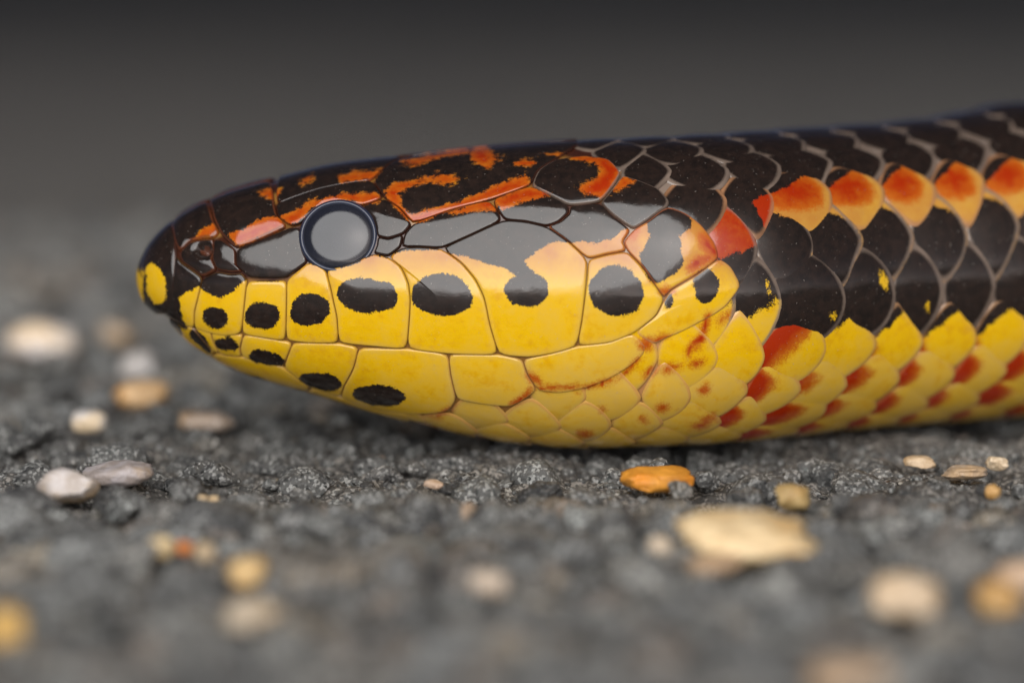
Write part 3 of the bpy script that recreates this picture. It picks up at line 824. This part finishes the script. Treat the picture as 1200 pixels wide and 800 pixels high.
for i, (px, py, w, hgt, tint, lab, pln, rnd) in enumerate(PEB_SPEC):
    g = on_ground(px, py, -.15); dep = (g - CAM) @ FWD; s = dep / (DIST * PXMM)
    wx = w * s / 2; hz = hgt * s * .52; wy = max(wx * .8, hz * .9); wy = min(wy, wx * 1.2)
    y = g[1] + wy * .75
    if y < spine_y(g[0]) and g[0] > -20 and y + wy > spine_y(g[0]) - 5.5: y = spine_y(g[0]) - 5.5 - wy
    pebs.append((g[0], y, wx, wy, hz, tint, lab, pln, rnd, i)); taken.append((g[0], y, max(wx, wy) * .9))
cnt = 0; tries = 0
while cnt < 300 and tries < 60000:
    tries += 1
    r = float(np.clip(rng.lognormal(math.log(1.6), .45), .7, 4.2))
    y = float(rng.uniform(-48, 46)); hw = 36 * (DIST + y) / DIST; x = float(rng.uniform(-hw, hw))
    if y > 21 and x > -8: continue
    if not free(x, y, r): continue
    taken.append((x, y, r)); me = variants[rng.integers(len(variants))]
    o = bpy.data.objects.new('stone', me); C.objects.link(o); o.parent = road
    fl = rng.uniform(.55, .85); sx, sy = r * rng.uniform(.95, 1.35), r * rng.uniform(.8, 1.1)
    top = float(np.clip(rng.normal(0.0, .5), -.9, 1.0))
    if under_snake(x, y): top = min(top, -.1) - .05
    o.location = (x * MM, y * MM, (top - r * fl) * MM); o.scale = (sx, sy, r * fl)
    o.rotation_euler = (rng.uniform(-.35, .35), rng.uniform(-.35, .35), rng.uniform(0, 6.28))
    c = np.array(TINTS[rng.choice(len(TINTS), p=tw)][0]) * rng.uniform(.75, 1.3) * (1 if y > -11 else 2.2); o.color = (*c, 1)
    cnt += 1

# ---- the rest of the road's grit, far too many to count
def gravel():
    protos = [stone_mesh(80 + s, 2, 8, .14, .1) for s in range(8)]; low = [stone_mesh(90 + s, 1, 5, .12, .1) for s in range(6)]
    V, F, T, off = [], [], [], 0
    grid = {}
    def near(x, y, r):
        i, j = int(x // 3), int(y // 3)
        for a in (i - 1, i, i + 1):
            for b in (j - 1, j, j + 1):
                for (u, v, w) in grid.get((a, b), ()):
                    if (u - x) ** 2 + (v - y) ** 2 < ((w + r) * .7) ** 2: return True
        return False
    for (u, v, w) in taken: grid.setdefault((int(u // 3), int(v // 3)), []).append((u, v, w))
    zones = [(2400, -66, -11, .8, 2.6, protos), (3600, -14, 20, .16, .6, protos), (2600, -60, 70, .45, 1.1, low), (2400, 20, 125, .7, 2.2, low), (1500, -14, 14, .07, .17, low)]
    for num, y0, y1, r0, r1, pr in zones:
        for _ in range(num):
            y = float(rng.uniform(y0, y1)); hw = 37 * (DIST + y) / DIST; x = float(rng.uniform(-hw, hw))
            if y > 26 and x > 30: continue
            r = float(r0 * (r1 / r0) ** (rng.random() ** 1.5))
            if r > .2 and near(x, y, r * (.3 if num == 2400 else 1)): continue
            grid.setdefault((int(x // 3), int(y // 3)), []).append((x, y, r))
            v, f = pr[rng.integers(len(pr))]
            a = rng.uniform(0, 6.28); ca, sa = math.cos(a), math.sin(a); fl = rng.uniform(.5, .9)
            w = v * np.array([r * rng.uniform(.9, 1.4), r, r * fl]); w = np.stack([w[:, 0] * ca - w[:, 1] * sa, w[:, 0] * sa + w[:, 1] * ca, w[:, 2] + w[:, 0] * rng.uniform(-.3, .3)], -1)
            gz = float(ground_h(np.array([x]), np.array([y]))[0])
            z = gz + r * fl * rng.uniform(-.1, .45)
            if under_snake(x, y): z = min(z, -.15 - r * fl)
            V.append(w + [x, y, z]); F += [[i + off for i in q] for q in f]; off += len(w)
            c = np.array(TINTS[rng.choice(len(TINTS), p=tw)][0]) * rng.uniform(.7, 1.35)
            if num == 2400: c = np.array(((.46, .47, .48), (.56, .50, .44), (.56, .38, .21), (.30, .32, .34), (.46, .30, .20), (.10, .10, .11), (.16, .17, .19), (.58, .56, .53))[rng.integers(8)]) * rng.uniform(.8, 1.5)
            if r < .35 and rng.random() < .35: c = np.array(((.50, .40, .28), (.55, .52, .48), (.42, .30, .16))[rng.integers(3)]) * rng.uniform(.7, 1.1)
            T.append(np.tile(c, (len(w), 1)))
    o = mesh_obj('gravel', np.vstack(V), F, AGGS, road, {'tint': np.vstack(T)}, smooth=True)
    tag(o, kind='stuff')
gravel()

# ---- loose pebbles: each a thing of its own
for x, y, wx, wy, hz, tint, lab, pln, rnd, i in pebs:
    v, f = stone_mesh(200 + i, 4, pln, .17 if rnd > .2 else .13, rnd, box=.76 if rnd > .2 else .9)
    o = mesh_obj('pebble', v * np.array([wx, wy, hz]), f, PEB)
    o.location = (x * MM, y * MM, (hz * .55 - .35) * MM); o.rotation_euler = (rng.uniform(-.1, .1), rng.uniform(-.12, .12), rng.uniform(-.3, .3))
    o.color = (*[c_ * .80 for c_ in tint], 1); tag(o, lab, 'pebble', 'loose pebbles on the road')
